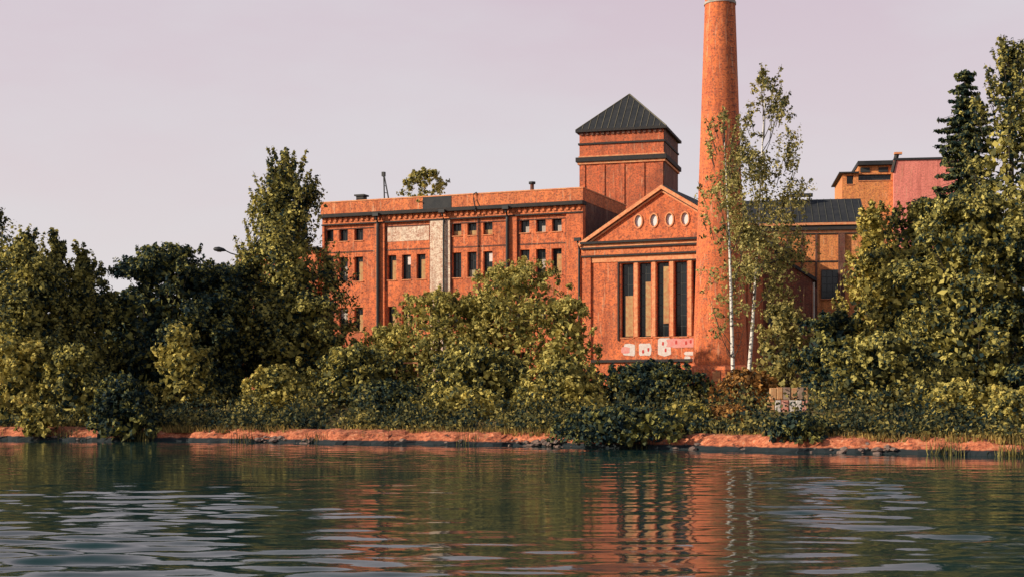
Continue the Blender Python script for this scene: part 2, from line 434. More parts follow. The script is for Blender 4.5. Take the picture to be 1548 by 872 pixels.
    # second darker patch on the parapet
    MB().box(fc.x(640), fc.x(683), -.135, -.102, zc1 + .01, zt - .11).build('parapet_dark_patch', M['roof'], root)
    # things on the roof
    x = fc.x(537); v = empty('roof_vent', fc.world(x, 1.2, 19.7), fc.rz, 'squat dark vent box on the far end of the factory roof', 'vent')
    MB().box(-.36, .36, -.36, .36, 0, 1.0).build('vent_body', M['pipe'], v)
    MB().box(-.5, .5, -.5, .5, 1.0, 1.14).build('vent_cap', M['pipe'], v)
    MB().box(-.30, .30, -.375, -.362, .35, .85).build('louvre', M['cornice'], v)
    x = fc.x(574); v = empty('roof_mast', fc.world(x, 1.5, 19.7), fc.rz, 'leaning tapered lattice mast standing on the factory roof', 'mast')
    MB().tube([(-.28, 0, 0), (-.36, 0, 2.9)], .07, 6).tube([(.30, 0, 0), (-.28, 0, 2.7)], .05, 6).tube([(0, .5, 0), (-.32, .05, 2.7)], .05, 6) \
        .tube([(-.30, 0, .7), (.17, 0, .6)], .035, 5).tube([(-.32, 0, 1.3), (.05, 0, 1.2)], .035, 5).tube([(-.33, 0, 1.9), (-.1, 0, 1.85)], .035, 5).build('lattice', M['pipe'], v)
    MB().box(-.52, -.24, -.14, .14, 2.75, 3.15).build('siren_head', M['pipe'], v)
    x = fc.x(798); v = empty('roof_flue', fc.world(x, 1.0, 19.7), fc.rz, 'short capped flue pipe on the roof near the tower', 'flue')
    MB().tube([(0, 0, 0), (0, 0, 1.15)], .17, 10).build('flue_pipe', M['brick_dark'], v)
    MB().tube([(0, 0, 1.17), (0, 0, 1.36)], .30, 10).build('flue_cap', M['pipe'], v)
    # lower annex to the left
    fa = Face(362, 133, 22); ra = empty('brick_annex', (*fa.A, 0), fa.rz, 'low brick annex at the far left end of the factory wing behind the tall tree', 'building')
    la = fa.x(480); zt2 = 15.9
    hs = [(a, a + 1.1, b, b + 1.9) for a in (1.2, 3.6, 6.0) for b in (7.2, 11.6)]
    mb = MB(); wall_open(mb, 0, la, Z0 - 1, zt2, 0, hs, .35); mb.box(0, la, .37, 9, Z0 - 1, zt2); mb.build('wall', M['brick'], ra)
    MB().box(-.15, la, -.25, 9.2, zt2 + .002, zt2 + .3).build('roof', M['roof'], ra)
    p = make_window(1.1, 1.9, ra, .35, 1, 2); p.location = (hs[0][0], 0, hs[0][2])
    for h in hs[1:]: copy_part(p, ra, (h[0], 0, h[2]))
    return fc
WF = wing()

# ------------------------------------------------------------------ gabled hall
def gable():
    fc = Face(880.5, 119.4, 24)
    root = empty('gabled_hall', (*fc.A, 0), fc.rz, 'red brick hall with classical gable, four small oval windows and five tall windows', 'factory')
    hw = fc.x(1001); Wd = 2 * hw; D = 16
    ze, za = 15.45, 19.75
    pit = 1.535; w = 1.08
    holes = [(hw + (k - 2) * pit - w / 2, hw + (k - 2) * pit + w / 2, 7.45, 13.55) for k in range(5)]
    mb = MB(); wall_open(mb, 0, Wd, Z0 - 1, ze, .12, holes, .45)
    mb.box(0, Wd, .59, D, Z0 - 1, ze - .02)
    mb.build('wall', M['brick'], root)
    # tympanum with round openings
    tb = MB()
    import mathutils.geometry as G
    ov = [fc.x(p) for p in (964.5, 988, 1011.5, 1035)]; oz = 17.0
    outline = [Vector((0, ze, 0)), Vector((Wd, ze, 0)), Vector((hw, za, 0))]
    loops = [outline]
    for x in ov:
        loops.append([Vector((x + .30 * math.cos(t), oz + .50 * math.sin(t), 0)) for t in [-2 * math.pi * i / 14 for i in range(14)]])
    tris = G.tessellate_polygon(loops); flat = [p for lp in loops for p in lp]
    tb.v = [(p.x, .10, p.y) for p in flat]
    for t in tris:
        a, b, c = [flat[i] for i in t]
        tb.f.append(tuple(t) if (b - a).cross(c - a).z > 0 else tuple(t[::-1]))
    for lp in loops[1:]:
        for i in range(14):
            a, b = lp[i], lp[(i + 1) % 14]; tb.quad((a.x, .10, a.y), (b.x, .10, b.y), (b.x, .4, b.y), (a.x, .4, a.y))
    tb.build('gable_wall', M['brick'], root)
    MB().quad((.8, .6, ze + .02), (Wd - .8, .6, ze + .02), (hw, .6, za - .5)).build('gable_backing', M['void'], root)
    p = None
    for x in ov:
        if p is None:
            mb = MB(); pr = [(math.cos(2 * math.pi * i / 14), math.sin(2 * math.pi * i / 14)) for i in range(14)]
            for i in range(14):
                a, b = pr[i], pr[(i + 1) % 14]
                for (ra, rb, y) in ((.40, .60, .02), ): mb.quad((a[0] * .30, y, a[1] * .50), (b[0] * .30, y, b[1] * .50), (b[0] * .40, y, b[1] * .62), (a[0] * .40, y, a[1] * .62))
                mb.quad((a[0] * .40, .02, a[1] * .62), (b[0] * .40, .02, b[1] * .62), (b[0] * .40, .10, b[1] * .62), (a[0] * .40, .10, a[1] * .62))
            p = mb.build('oval_window', M['trim'], root); p.location = (x, 0, oz)
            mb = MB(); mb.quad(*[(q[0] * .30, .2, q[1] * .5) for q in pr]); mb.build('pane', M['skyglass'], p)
        else: copy_part(p, root, (x, 0, oz))
    # raking cornices, real sloping slabs
    ang = math.atan2(za - ze, hw); Lr = math.hypot(hw, za - ze) + .35
    for sgn in (-1, 1):
        d = Vector((sgn * math.cos(ang), 0, -math.sin(ang))); n = Vector((sgn * math.sin(ang), 0, math.cos(ang)))
        ap = Vector((hw, 0, za))
        def slab(o0, o1, y0, y1, mm, nm, par, L0=0.0):
            s = L0; mb = MB()
            P = [ap + d * s + n * o0, ap + d * Lr + n * o0, ap + d * Lr + n * o1, ap + d * s + n * o1]
            # meet at the apex on the vertical plane x = hw
            P[0].x = hw; P[3].x = hw; P[0].z = za + o0 / math.cos(ang); P[3].z = za + o1 / math.cos(ang)
            a = [(q.x, y0, q.z) for q in P]; b = [(q.x, y1, q.z) for q in P]
            fs = [(0, 1, 2, 3), (7, 6, 5, 4), (0, 4, 5, 1), (1, 5, 6, 2), (2, 6, 7, 3), (3, 7, 4, 0)]
            mb.v = a + b; mb.f = fs if sgn > 0 else [f[::-1] for f in fs]
            return mb.build(nm, M[mm], par)
        slab(-.42, -.30, -.10, .095, 'trim', 'raking_moulding', root)
        slab(-.295, -.22, -.03, .095, 'cornice', 'raking_shadow_course', root)
        slab(-.215, .06, -.30, .30, 'trim', 'raking_cornice', root)
        slab(-.14, .12, .302, D, 'roof', 'roof', root)
    # entablature
    for z0, z1, y, mm in ((15.25, 15.44, -.38, 'cornice'), (14.98, 15.248, -.12, 'trim'), (14.82, 14.978, -.22, 'cornice'), (14.32, 14.818, -.05, 'brick_bright'),
                          (14.18, 14.318, -.16, 'cornice'), (13.72, 14.178, .04, 'trim')):
        MB().box(-.08 if y < 0 else 0, Wd + .08, y, .118, z0, z1).build('entablature_course', M[mm], root)
    mb = MB()
    x0, x1 = holes[0][0] - .28, holes[-1][1] + .28
    mb.box(x0, x1, .0, .118, 13.62, 13.715); mb.box(x0, x0 + .12, .0, .118, 7.2, 13.618); mb.box(x1 - .12, x1, .0, .118, 7.2, 13.618)
    mb.build('window_surround', M['cornice'], root)
    for a, b in zip(holes, holes[1:]):
        MB().box(a[1] + .07, b[0] - .07, .07, .118, 7.5, 13.61).build('pier_facing', M['trim'], root)
    p = make_window(w, 6.1, root, .45, 1, 6); p.location = (holes[0][0], .12, 7.45)
    for i, h in enumerate(holes[1:]): copy_part(p, root, (h[0], .12, 7.45))
    # boarded lower panes at the right part
    for k, (i, x0b, z0b, z1b, mm) in enumerate(((1, .5, 0, 4.5, 'board'), (2, .5, 1, 5.7, 'board'), (0, .3, 0, 3.4, 'board'))):
        h = holes[i]; MB().box(h[0] + w * x0b, h[1] - .04, .36, .43, 7.55 + z0b, 7.5 + z1b).build('window_board', M[mm], root)
    # corner pilasters
    MB().box(.0, .75, -.06, .118, Z0 - 1, 14.17).build('corner_pilaster', M['brick'], root)
    MB().box(Wd - .75, Wd, -.06, .118, Z0 - 1, 14.17).build('corner_pilaster', M['brick'], root)
    MB().box(.76, Wd - .76, -.08, .117, 5.4, 5.62).build('plinth_course', M['cornice'], root)
    # graffiti: bubble-like painted shapes under the windows
    rnd = random.Random(3)
    def paint(m, nm, a, b, c, d, y, n=12, sq=.6):
        g = MB(); blob(g, X(a), X(b), fc.z(a, d), fc.z(a, c), y, n, sq); g.build(nm, M[m], root)
    X = fc.x
    def blob(mb, x0, x1, z0, z1, y, n=12, sq=.6):
        cx, cz = (x0 + x1) / 2, (z0 + z1) / 2; pts = []
        for i in range(n):
            t = 2 * math.pi * i / n; c, s_ = math.cos(t), math.sin(t)
            k = rnd.uniform(.86, 1.08)
            pts.append((cx + math.copysign(abs(c) ** sq, c) * (x1 - x0) / 2 * k, y, cz + math.copysign(abs(s_) ** sq, s_) * (z1 - z0) / 2 * k))
        mb.quad(*pts)
    for a, b, c, d in ((941, 960, 519, 538), (965, 984, 518, 538), (994, 1014, 510, 538), (1033, 1060, 531, 537), (1034, 1043, 538, 548), (1046, 1052, 538, 548)):
        paint('white', 'graffiti_letter', a, b, c, d, .105, 12, .45)
    paint('pink', 'graffiti_band', 1008, 1062, 511, 526, .101, 20, .4); paint('pink', 'graffiti_band', 938, 952, 524, 534, .100)
    for a, c in ((970, 532), (978, 529), (1000, 520), (1004, 530), (1020, 518), (1035, 519), (1050, 518), (1042, 517)):
        paint('redpaint', 'graffiti_mark', a, a + 3.2, c - 4, c + 2, .097)
    return fc
GF = gable()

# ------------------------------------------------------------------ tower
def tower():
    fc = Face(876, 135, 16); w = 8.06; z1 = 27.75
    root = empty('brick_tower', (*fc.A, 0), fc.rz, 'square red brick tower with dark pyramid roof and a projecting dark band behind the gable', 'tower')
    MB().box(0, w, 0, w, Z0 - 1, z1).build('wall', M['brick_tower'], root)
    MB().box(w + .002, w + .03, .05, w, Z0 - 1, 24.5).box(w + .002, w + .03, .05, w, 25.2, z1 - .02).build('side_shade_sheet', M['brick_dark'], root)  # thin dark sheet, the shade of this side put into its colour
    MB().box(-.32, w + .32, -.32, w + .32, 24.72, 25.15).build('projecting_band', M['cornice'], root, bevel=.03)
    MB().box(-.16, w + .16, -.16, w + .16, 24.5, 24.715).build('band_corbel', M['trim'], root)
    MB().box(-.12, w + .12, -.12, w + .12, 26.35, 26.52).build('string_course', M['cornice'], root)
    MB().box(-.08, w + .08, -.08, w + .08, 25.155, 25.3).build('band_flashing', M['trim'], root)
    # recessed-look panels: slim brick strips, slightly proud
    mb = MB()
    for x in (0.0, 1.9, 3.8, 5.7, w - .6): mb.box(x + .02, x + .55, -.09, -.002, 12, 24.4)
    mb.build('lesene', M['brick_tower'], root)
    mb = MB()
    for k in range(16): mb.box(.12 + k * .5, .38 + k * .5, -.14, -.002, 27.25, 27.6)
    mb.build('dentil_course', M['brick_dark'], root)
    e = .30; za = 31.8; c = w / 2; mb = MB()
    P = [(-e, -e, z1), (w + e, -e, z1), (w + e, w + e, z1), (-e, w + e, z1)]
    for i in range(4): mb.quad(P[i], P[(i + 1) % 4], (c, c, za))
    rf = mb.build('roof', M['roof'], root)
    MB().box(-e - .03, w + e + .03, -e - .03, w + e + .03, z1 - .22, z1 - .003).build('eaves', M['cornice'], rf)
    mb = MB()                                                       # standing seams on the two seen faces
    for k in range(1, 14):
        t = k / 14; x = -e + (w + 2 * e) * t; h = 1 - abs(2 * t - 1)
        top = (x, -e + (c + e) * h, z1 + (za - z1) * h)
        mb.tube([(x, -e, z1 + .02), (top[0], top[1], top[2] + .02)], .035, 4)
        mb.tube([(w + e, x, z1 + .02), (w + e - (c + e) * h, x, z1 + (za - z1) * h + .02)], .035, 4)
    for q in P: mb.tube([q, (c, c, za)], .06, 5)
    mb.build('standing_seam', plain('seam_metal', (.16, .145, .10), .7), rf)
tower()

# ------------------------------------------------------------------ chimney
def chimney():
    x, y = (1088.5 - HX) / F * 111.2, 111.2
    root = empty('factory_chimney', (x, y, 0), 0, 'very tall tapering round red brick factory chimney cut off by the top of the picture', 'chimney')
    r = lambda z: 1.17 + (33.6 - z) * .0335
    MB().lathe([(r(2), 2), (r(10), 10), (r(20), 20), (r(30), 30), (r(38), 38), (r(38) + .15, 38.2), (r(38) + .25, 39), (.75, 39.05), (.75, 36)], n=64).build('stack', M['brick_chim'], root, smooth=True)
    MB().lathe([(2.75, 1.9), (2.75, 4.6), (2.5, 4.9), (r(5) + .01, 5.0)], n=8).build('plinth', M['brick'], root)
    for z in (33.2,):
        q = r(z) + .05
        MB().lathe([(q - .04, z - .10), (q + .015, z - .10), (q + .015, z + .08), (q - .04, z + .08)], n=64).build('iron_band', M['board_grey'] if z > 33 else M['cornice'], root)
    mb = MB()
    for k in range(60):
        z = 6 + k * .5; a = R(-58); q = r(z) + .12
        c, s = math.cos(a), math.sin(a)
        mb.tube([(c * q - s * .2, s * q + c * .2, z), (c * q + s * .2, s * q - c * .2, z)], .02, 4)
    mb.build('climbing_rungs', M['pipe'], root)
def chimney_mat():
    m = brick_mat('chimney_brick', (.78, .17, .05), (.56, .095, .035), grime=.3)
    return m
M['brick_chim'] = chimney_mat(); chimney()

# ------------------------------------------------------------------ boiler hall on the right, upper block behind it
def right_hall():
    fc = Face(1104, 129, 9)
    root = empty('boiler_hall', (*fc.A, 0), fc.rz, 'brick hall with dark pitched metal roof and slim pilasters right of the chimney', 'factory')
    Ln = fc.x(1303); z1 = 18.0
    MB().box(0, Ln, 0, 12, Z0 - 1, z1).build('wall', M['brick_orange'], root)
    mb = MB()
    for px in (1190, 1212, 1234, 1170, 1150): mb.box(fc.x(px) - .09, fc.x(px) + .09, -.12, -.002, 8, 17.1)
    mb.build('pilaster_strip', M['brick_dark'], root)
    MB().box(fc.x(1267), fc.x(1277), -.3, -.003, Z0 - 1, 17.1).build('corner_shade_strip', M['brick_dark'], root)  # dark strip with the corner shadow put into its colour
    MB().box(.02, Ln, -.07, -.003, 14.6, 14.72).build('string_course', M['cornice'], root)
    MB().box(-.02, Ln + .02, -.1, -.004, 17.1, 17.2).build('frieze_moulding', M['cornice'], root)
    MB().box(-.1, Ln + .1, -.12, -.005, 17.21, 17.44).build('frieze', M['trim'], root)
    MB().box(-.2, Ln + .2, -.35, -.006, 17.45, 17.86).build('cornice', M['cornice'], root)  # dark strip painted as the shadow under the eaves
    MB().box(-.25, Ln + .25, -.5, -.007, 17.865, 18.08).build('gutter', M['trim'], root)
    mb = MB(); a, b = -.3, Ln + .3
    mb.quad((a, -.5, 18.09), (b, -.5, 18.09), (b, 5, 20.9), (a, 5, 20.9)); mb.quad((a, 5, 20.9), (b, 5, 20.9), (b, 12.4, 18.09), (a, 12.4, 18.09))
    mb.quad((a, -.5, 18.09), (a, 5, 20.9), (a, 12.4, 18.09)); mb.quad((b, -.5, 18.09), (b, 12.4, 18.09), (b, 5, 20.9))
    rf = mb.build('roof', M['roof'], root)
    mb = MB(); k = 0; x = a + .2
    while x < b: mb.tube([(x, -.5, 18.11), (x, 5, 20.92)], .035, 4); x += .62
    mb.build('standing_seam', M['seam'], rf)
    v = MB()
    xa, xb = fc.x(1197), fc.x(1232)
    v.box(xa, xb, 3.6, 4.4, 21.05, 21.3); v.box(xa + .2, xa + .35, 3.7, 3.9, 20.2, 21.05); v.box(xb - .35, xb - .2, 3.7, 3.9, 20.2, 21.05)
    v.build('ridge_ventilator', M['pipe'], rf)
    # windows low on the wall
    p = make_window(1.5, 2.6, root, .0, 2, 3); p.location = (fc.x(1236) + .3, -.14, 11.3)
    # lower annex with sloping dark roof in front
    fa = Face(1142, 119, 12)
    ra = empty('lean_to_building', (*fa.A, 0), fa.rz, 'lower building with shade painted into its brick and a sloping roof in front of the boiler hall', 'building')
    la = fa.x(1228); zl = 13.3; zr = 12.2
    pk = fa.x(1182); zp = 13.9
    mb = MB(); mb.quad((0, 0, Z0 - 1), (la, 0, Z0 - 1), (la, 0, zr), (pk, 0, zp), (0, 0, zl)); mb.quad((la, 0, Z0 - 1), (la, 7, Z0 - 1), (la, 7, zr), (la, 0, zr))
    mb.quad((0, 7, Z0 - 1), (0, 0, Z0 - 1), (0, 0, zl), (0, 7, zl)); mb.build('wall', M['brick_mid'], ra)
    mb = MB()
    for (xa, za), (xb, zb) in (((-.3, zl - .1), (pk, zp)), ((pk, zp), (la + .35, zr - .15))):
        vv = [(xa, -.3, za), (xb, -.3, zb), (xb, 7.2, zb), (xa, 7.2, za)]; i = len(mb.v)
        mb.v += [(q[0], q[1], q[2] + .01) for q in vv] + [(q[0], q[1], q[2] + .30) for q in vv]
        mb.f += [(i + 3, i + 2, i + 1, i), (i + 4, i + 5, i + 6, i + 7), (i, i + 1, i + 5, i + 4), (i + 1, i + 2, i + 6, i + 5), (i + 2, i + 3, i + 7, i + 6), (i + 3, i, i + 4, i + 7)]
    mb.build('roof', M['roof'], ra)
    d = MB().box(pk - .55, pk + .55, .4, 1.8, zp - .2, zp + 1.0).build('dormer', M['cornice'], ra)
    MB().box(pk - .7, pk + .7, .3, 1.9, zp + 1.002, zp + 1.14).build('dormer_roof', M['roof'], d)
    MB().quad(*[(pk + .3 * math.cos(t), .39, zp + .5 + .3 * math.sin(t)) for t in (0, math.pi / 2, math.pi, 3 * math.pi / 2)]).build('dormer_pane', M['board'], d)
    MB().tube([(la + .12, -.1, zr - .2), (la + .12, -.1, 3)], .09, 6).build('rain_pipe', M['board_grey'], ra)
    p = make_window(1.1, 1.9, ra, .0, 1, 2); p.location = (1.0, -.12, 8.4)
    copy_part(p, ra, (pk - .3, -.12, 8.4))
    # upper block
    fu = Face(1274, 152, 8)
    ru = empty('upper_block', (*fu.A, 0), fu.rz, 'high orange and red brick block with flat dark roof slabs above the right hand trees', 'building')
    X = fu.x; zz = lambda py: EYE + (HY - py) / F * 152
    xa, xb, xc, xd = 0, X(1298), X(1350), X(1447)
    hs = [(X(1280), X(1290), zz(279), zz(266)), (X(1297.5), X(1347), zz(274), zz(265))]
    mb = MB(); wall_open(mb, xa, xc, Z0 - 1, zz(263), 0, hs, .5); mb.box(xa, xc, .52, 10, Z0 - 1, zz(263)); mb.build('wall', M['brick_orange'], ru)
    for i, h in enumerate(hs):
        wd = h[1] - h[0]; q = make_window(wd, h[3] - h[2], ru, .4, 0 if i == 0 else 7, 0 if i == 0 else 1); q.location = (h[0], 0, h[2])
    MB().box(xa - .4, xb, -.4, 10, zz(262.9), zz(261)).build('roof_slab', M['roof'], ru)
    MB().box(xb, xc, .3, 9, zz(262.8), zz(251.2)).build('penthouse', M['brick_orange'], ru)
    mb = MB()
    for a in (.2, 2.1): mb.box(xb + a, xb + a + 1.0, .22, .298, zz(261), zz(254))
    mb.build('vent_opening', M['frame'], ru)
    MB().box(xb - .1, xc - .1, -.3, 9.2, zz(251), zz(245)).build('roof_slab', M['roof'], ru)
    MB().box(xc + .002, xd, -.6, 10, Z0 - 1, zz(246)).build('red_wall', M['rust_red'], ru)
    MB().box(xc, xd + .1, -.75, 10.1, zz(245.9), zz(243)).build('coping', M['roof'], ru)
    s = MB().tube([(xc - .1, -.5, zz(264)), (xc + .35, -.5, zz(236))], .24, 4).build('raking_flue', M['cornice'], ru)
    MB().box(xc + .05, xc + .85, -.8, -.2, zz(237), zz(234)).build('flue_cap', M['trim'], s)
M['seam'] = plain('roof_seam', (.10, .10, .075), .5)
M['brick_mid'] = brick_mat('painted_shade_brick', (.20, .055, .032), (.12, .036, .025), grime=.8, soot=(.02, .022, .028))  # red brick darkened so its colour holds the lean-to's shadow
right_hall()

M['stone'] = plain('bank_stone', (.30, .20, .16), .9, .6, 6, c2=(.07, .06, .06))
# ------------------------------------------------------------------ vegetation
def leaf_quads(cen, nrm_bias, size, up=.3, elong=1.5):
    n = len(cen)
    d = rng.normal(size=(n, 3)); d /= np.linalg.norm(d, axis=1)[:, None]
    nn = nrm_bias + .8 * rng.normal(size=(n, 3)); nn[:, 2] += up
    nn /= np.linalg.norm(nn, axis=1)[:, None] + 1e-9
    a = np.cross(nn, d); a /= np.linalg.norm(a, axis=1)[:, None] + 1e-9
    b = np.cross(nn, a)
    s = (size * rng.uniform(.55, 1.3, n))[:, None]
    a = a * s * elong * .5; b = b * s * .5
    bend = nn * s * .18
    return np.stack([cen - a, cen - b * 1.0 + bend, cen + a, cen + b + bend], 1).reshape(-1, 3)

def prof(style, t):
    """crown half width (0..1) at relative height t in the crown."""
    if style == 'round': return np.sqrt(np.clip(1 - (2 * t - .9) ** 2 / 1.25, 0.02, 1))
    if style == 'upright': return np.clip(1.12 * (1 - t) ** .62, 0, 1) * np.clip(.45 + 2.2 * t, 0, 1) + .04
    if style == 'column': return np.clip(np.minimum(.55 + 1.6 * t, 1.25 * (1 - t) ** .55), .04, 1)
    if style == 'bush': return np.sqrt(np.clip(1 - t ** 2.2, 0.02, 1))
    if style == 'spruce': return np.clip((1 - t) ** .95, .015, 1)
    return np.ones_like(t)

def tree(name, label, px, top, Y, wpx, mat, style='upright', dens=1.0, bottom=None, leaf=.22, group=None, cat='tree', bark='bark', trunk=True,
         clump=.10, base_z=None, seed=0, lean=0.0, sky=1.0, trunk_r=None, dpx=None, parent=None, fronds=True, fill=1.0, core=.16, droop=.35):
    """dpx: offset of the crown centre from the trunk foot."""
    global rng
    rng = np.random.default_rng(100 + seed); rnd = random.Random(seed)
    x = (px - HX) / F * Y; z0 = gz(x, Y) if base_z is None else base_z
    zt = EYE + (HY - top) / F * Y; H = zt - z0
    rad = wpx / F * Y / 2; leaf *= .80
    zb = (EYE + (HY - bottom) / F * Y - z0) if bottom is not None else H * .12
    zb = max(zb, 0.0)
    root = empty(name, (x, Y, z0), 0, label, cat, group)
    ch = H - zb; dx = (dpx or 0) / F * Y
    # trunk line
    tp = []; K = 9
    for k in range(K + 1):
        t = k / K; tp.append(Vector((dx * t + lean * H * t * t + (.02 if style != 'spruce' else .003) * H * math.sin(3 * t + seed) * t * (1 - t), .015 * H * math.sin(4 * t + 1 + seed) * t, H * (.9 if style != 'spruce' else .99) * t)))
    tr = trunk_r or max(.05, H * .017)
    def axis(z):
        t = min(max(z / (H * .9), 0), 1) * K; i = min(int(t), K - 1); return tp[i].lerp(tp[i + 1], t - i)
    mb = MB(); lb = MB() if bark == 'birch' else mb
    if trunk: mb.tube(tp, [tr * (1.25 if k == 0 else 1) * (1 - .85 * k / K) for k in range(K + 1)], 8)
    # clump centres
    vol = rad * rad * ch
    sz = min(clump * H, rad * .55)
    ncl = int(fill * 2.3 * rad * ch / (sz * sz)); ncl = max(30, min(ncl, 330))
    C, S, NB = [], [], []
    if style == 'spruce':
        nt_ = int(ch / .38)
        for k in range(nt_):
            t = (k + .5) / nt_; r = rad * float(prof(style, np.array(t))) * rnd.uniform(.75, 1.15)
            nb = 7 if t < .8 else 4; a0 = rnd.uniform(0, 6)
            for j in range(nb):
                a = a0 + j * 2 * math.pi / nb + rnd.uniform(-.3, .3); rr = r * rnd.uniform(.7, 1.2)
                c0 = axis(zb + ch * t); e = c0 + Vector((math.cos(a) * rr, math.sin(a) * rr, -.32 * rr + rnd.uniform(-.1, .25)))
                m_ = max(3, int(rr / .22))
                for q in range(m_):
                    u = (q + .7) / m_; p = c0.lerp(e, u) + Vector((0, 0, -.15 * rr * math.sin(u * 3.1)))
                    C.append(p); S.append((.22 + .12 * (1 - u) * min(rr, 1.5), .09)); NB.append(Vector((math.cos(a), math.sin(a), .5)))
                if rr > .5: mb.tube([c0, e], [.03, .01], 4)
        per = int(7 * dens)
    else:
        for k in range(ncl):
            t = rnd.random() ** (.9 if style != 'bush' else 1.0)
            if k < ncl * .14: t = rnd.uniform(.80, .98)
            a = rnd.uniform(0, 2 * math.pi); q = math.sqrt(rnd.random()) * .55 + .40 if rnd.random() < .8 else rnd.random() * .5
            r = rad * float(prof(style, np.array(t))) * q
            c0 = axis(zb + ch * t)
            p = Vector((c0.x + math.cos(a) * r, c0.y + math.sin(a) * r * .9, zb + ch * t))
            s = (clump * H * rnd.choice((.4, .55, .8, 1.0, 1.3)) * rnd.uniform(.8, 1.1)) * (1 - .4 * t) + .10
            s = min(s, rad * .6)
            sv = s * (rnd.uniform(1.0, 1.7) if style in ('upright', 'column') else rnd.uniform(.6, .9))
            hr = math.hypot(p.x - c0.x, p.y - c0.y)
            if style in ('upright', 'column'):
                k_ = max(.35, min(1, (H - p.z) / (.28 * H))); s *= k_; sv *= k_; p.z = min(p.z, H - sv * 1.25 - hr * rnd.uniform(.8, 1.7))
            else: p.z = min(p.z, H - sv * 1.05 - hr * rnd.uniform(.1, .5))
            p.z = max(p.z, .1); C.append(p); S.append((s, sv))
            NB.append(Vector((math.cos(a), math.sin(a), .35)))
            if k % 3 == 0:
                st = axis(max(zb * .6, zb + ch * t - r * rnd.uniform(.7, 1.3) - .1 * H)) if trunk else Vector((rnd.uniform(-.2, .2) * rad, rnd.uniform(-.2, .2) * rad, 0))
                md = st.lerp(p, .5) + Vector((0, 0, -.04 * H * rnd.random()))
                (lb if bark == 'birch' else mb).tube([st, md, p], [tr * .26, tr * .16, tr * .04], 5)
        # shoots breaking the outline
        if fronds:
            for k in range(int(34 * sky) if style in ('upright', 'column') else int(22 * sky)):
                a = rnd.uniform(0, 2 * math.pi); t = rnd.uniform(.35, .99) if k else 1.0
                r = rad * float(prof(style, np.array(min(t, .97)))) * rnd.uniform(.7, 1.08)
                if k == 0: r = 0
                c0 = axis(zb + ch * t); b = Vector((c0.x + math.cos(a) * r, c0.y + math.sin(a) * r, zb + ch * (t - .03)))
                out = Vector((math.cos(a) * .35, math.sin(a) * .35, 1.0)); ln = H * rnd.uniform(.035, .085); b.z = min(b.z, H - ln - .1)
                if k == 0: b.z = H - ln * 1.1; out = Vector((.05, 0, 1))
                for u in range(5):
                    C.append(b + out * ln * u / 5); S.append((.13 * (1.15 - u / 5), .2)); NB.append(Vector((0, 0, .6)))
                lb.tube([b - out * ln * .5, b + out * ln], [.025, .008], 4)
        per = None
    C = np.array([tuple(c) for c in C]); S = np.array(S); NB = np.array([tuple(v) for v in NB])
    if per is None:
        area = S[:, 0] ** 2 + S[:, 0] * S[:, 1]
        cnt = np.maximum(8, (area / (leaf * leaf) * 5.0 * dens).astype(int)); cnt = np.minimum(cnt, 2600)
    else: cnt = np.full(len(C), max(per, 3))
    idx = np.repeat(np.arange(len(C)), cnt)
    if style == 'spruce':
        d = rng.normal(size=(len(idx), 3)); d /= np.linalg.norm(d, axis=1)[:, None]
        P = C[idx] + d * rng.uniform(.3, 1.0, len(idx))[:, None] * np.stack([S[idx, 0], S[idx, 0], S[idx, 1]], 1)
    else:                                                            # sprays: leaves strung along twigs that leave each clump outwards and upwards
        ms = np.maximum(3, cnt // 15); sid = np.repeat(np.arange(len(C)), ms); st0 = np.concatenate([[0], np.cumsum(ms)[:-1]])
        sd = rng.normal(size=(len(sid), 3)); sd /= np.linalg.norm(sd, axis=1)[:, None]
        dd = sd + NB[sid] * .45 + np.array([0, 0, droop]); dd /= np.linalg.norm(dd, axis=1)[:, None]
        sl_ = rng.uniform(.55, 1.35, len(sid)); sc3 = np.stack([S[:, 0], S[:, 0], S[:, 1]], 1)
        pick = st0[idx] + (rng.random(len(idx)) * ms[idx]).astype(int)
        u = rng.random(len(idx)) ** .75
        P = C[idx] + (sd[pick] * .30 + dd[pick] * (sl_[pick] * u)[:, None] * .85) * sc3[idx] + rng.normal(size=(len(idx), 3)) * (.05 + .07 * (1 - u) )[:, None] * np.minimum(1.6, .6 + S[idx, 0])[:, None]
        d = dd[pick] * .6 + sd[pick] * .6
    P[:, 2] = np.maximum(P[:, 2], .02)
    V = leaf_quads(P, d * .9 + NB[idx] * .4, leaf)
    if core and style != 'spruce':                                   # bigger inner sprays close the crown where it is thick
        nc = int(len(idx) * core); t = rng.random(nc); a = rng.uniform(0, 2 * math.pi, nc); q = np.sqrt(rng.random(nc)) * .62 * rad * prof(style, t)
        ax = np.array([tuple(axis(zb + ch * k)) for k in np.linspace(0, 1, 21)]); ii = (t * 20).astype(int)
        PC = np.stack([ax[ii, 0] + np.cos(a) * q, ax[ii, 1] + np.sin(a) * q, zb + ch * t * .93], 1)
        V = np.concatenate([V, leaf_quads(PC, np.zeros_like(PC), leaf * 1.9)])
    nm = 'crown' if trunk else 'foliage'
    np_mesh(nm, V, 4, M[mat], root)
    if mb.v: mb.build('trunk' if trunk else 'stems', M[bark], root)
    if lb is not mb and lb.v: lb.build('limbs', M['bark'], root)
    tag(root, group=group or ({'shrub': 'bushes along the shore', 'birch_tree': 'birches', 'willow_tree': 'willows before the factory wing'}.get(name, 'trees along the river bank')))
    return root

EVIDENCE = []
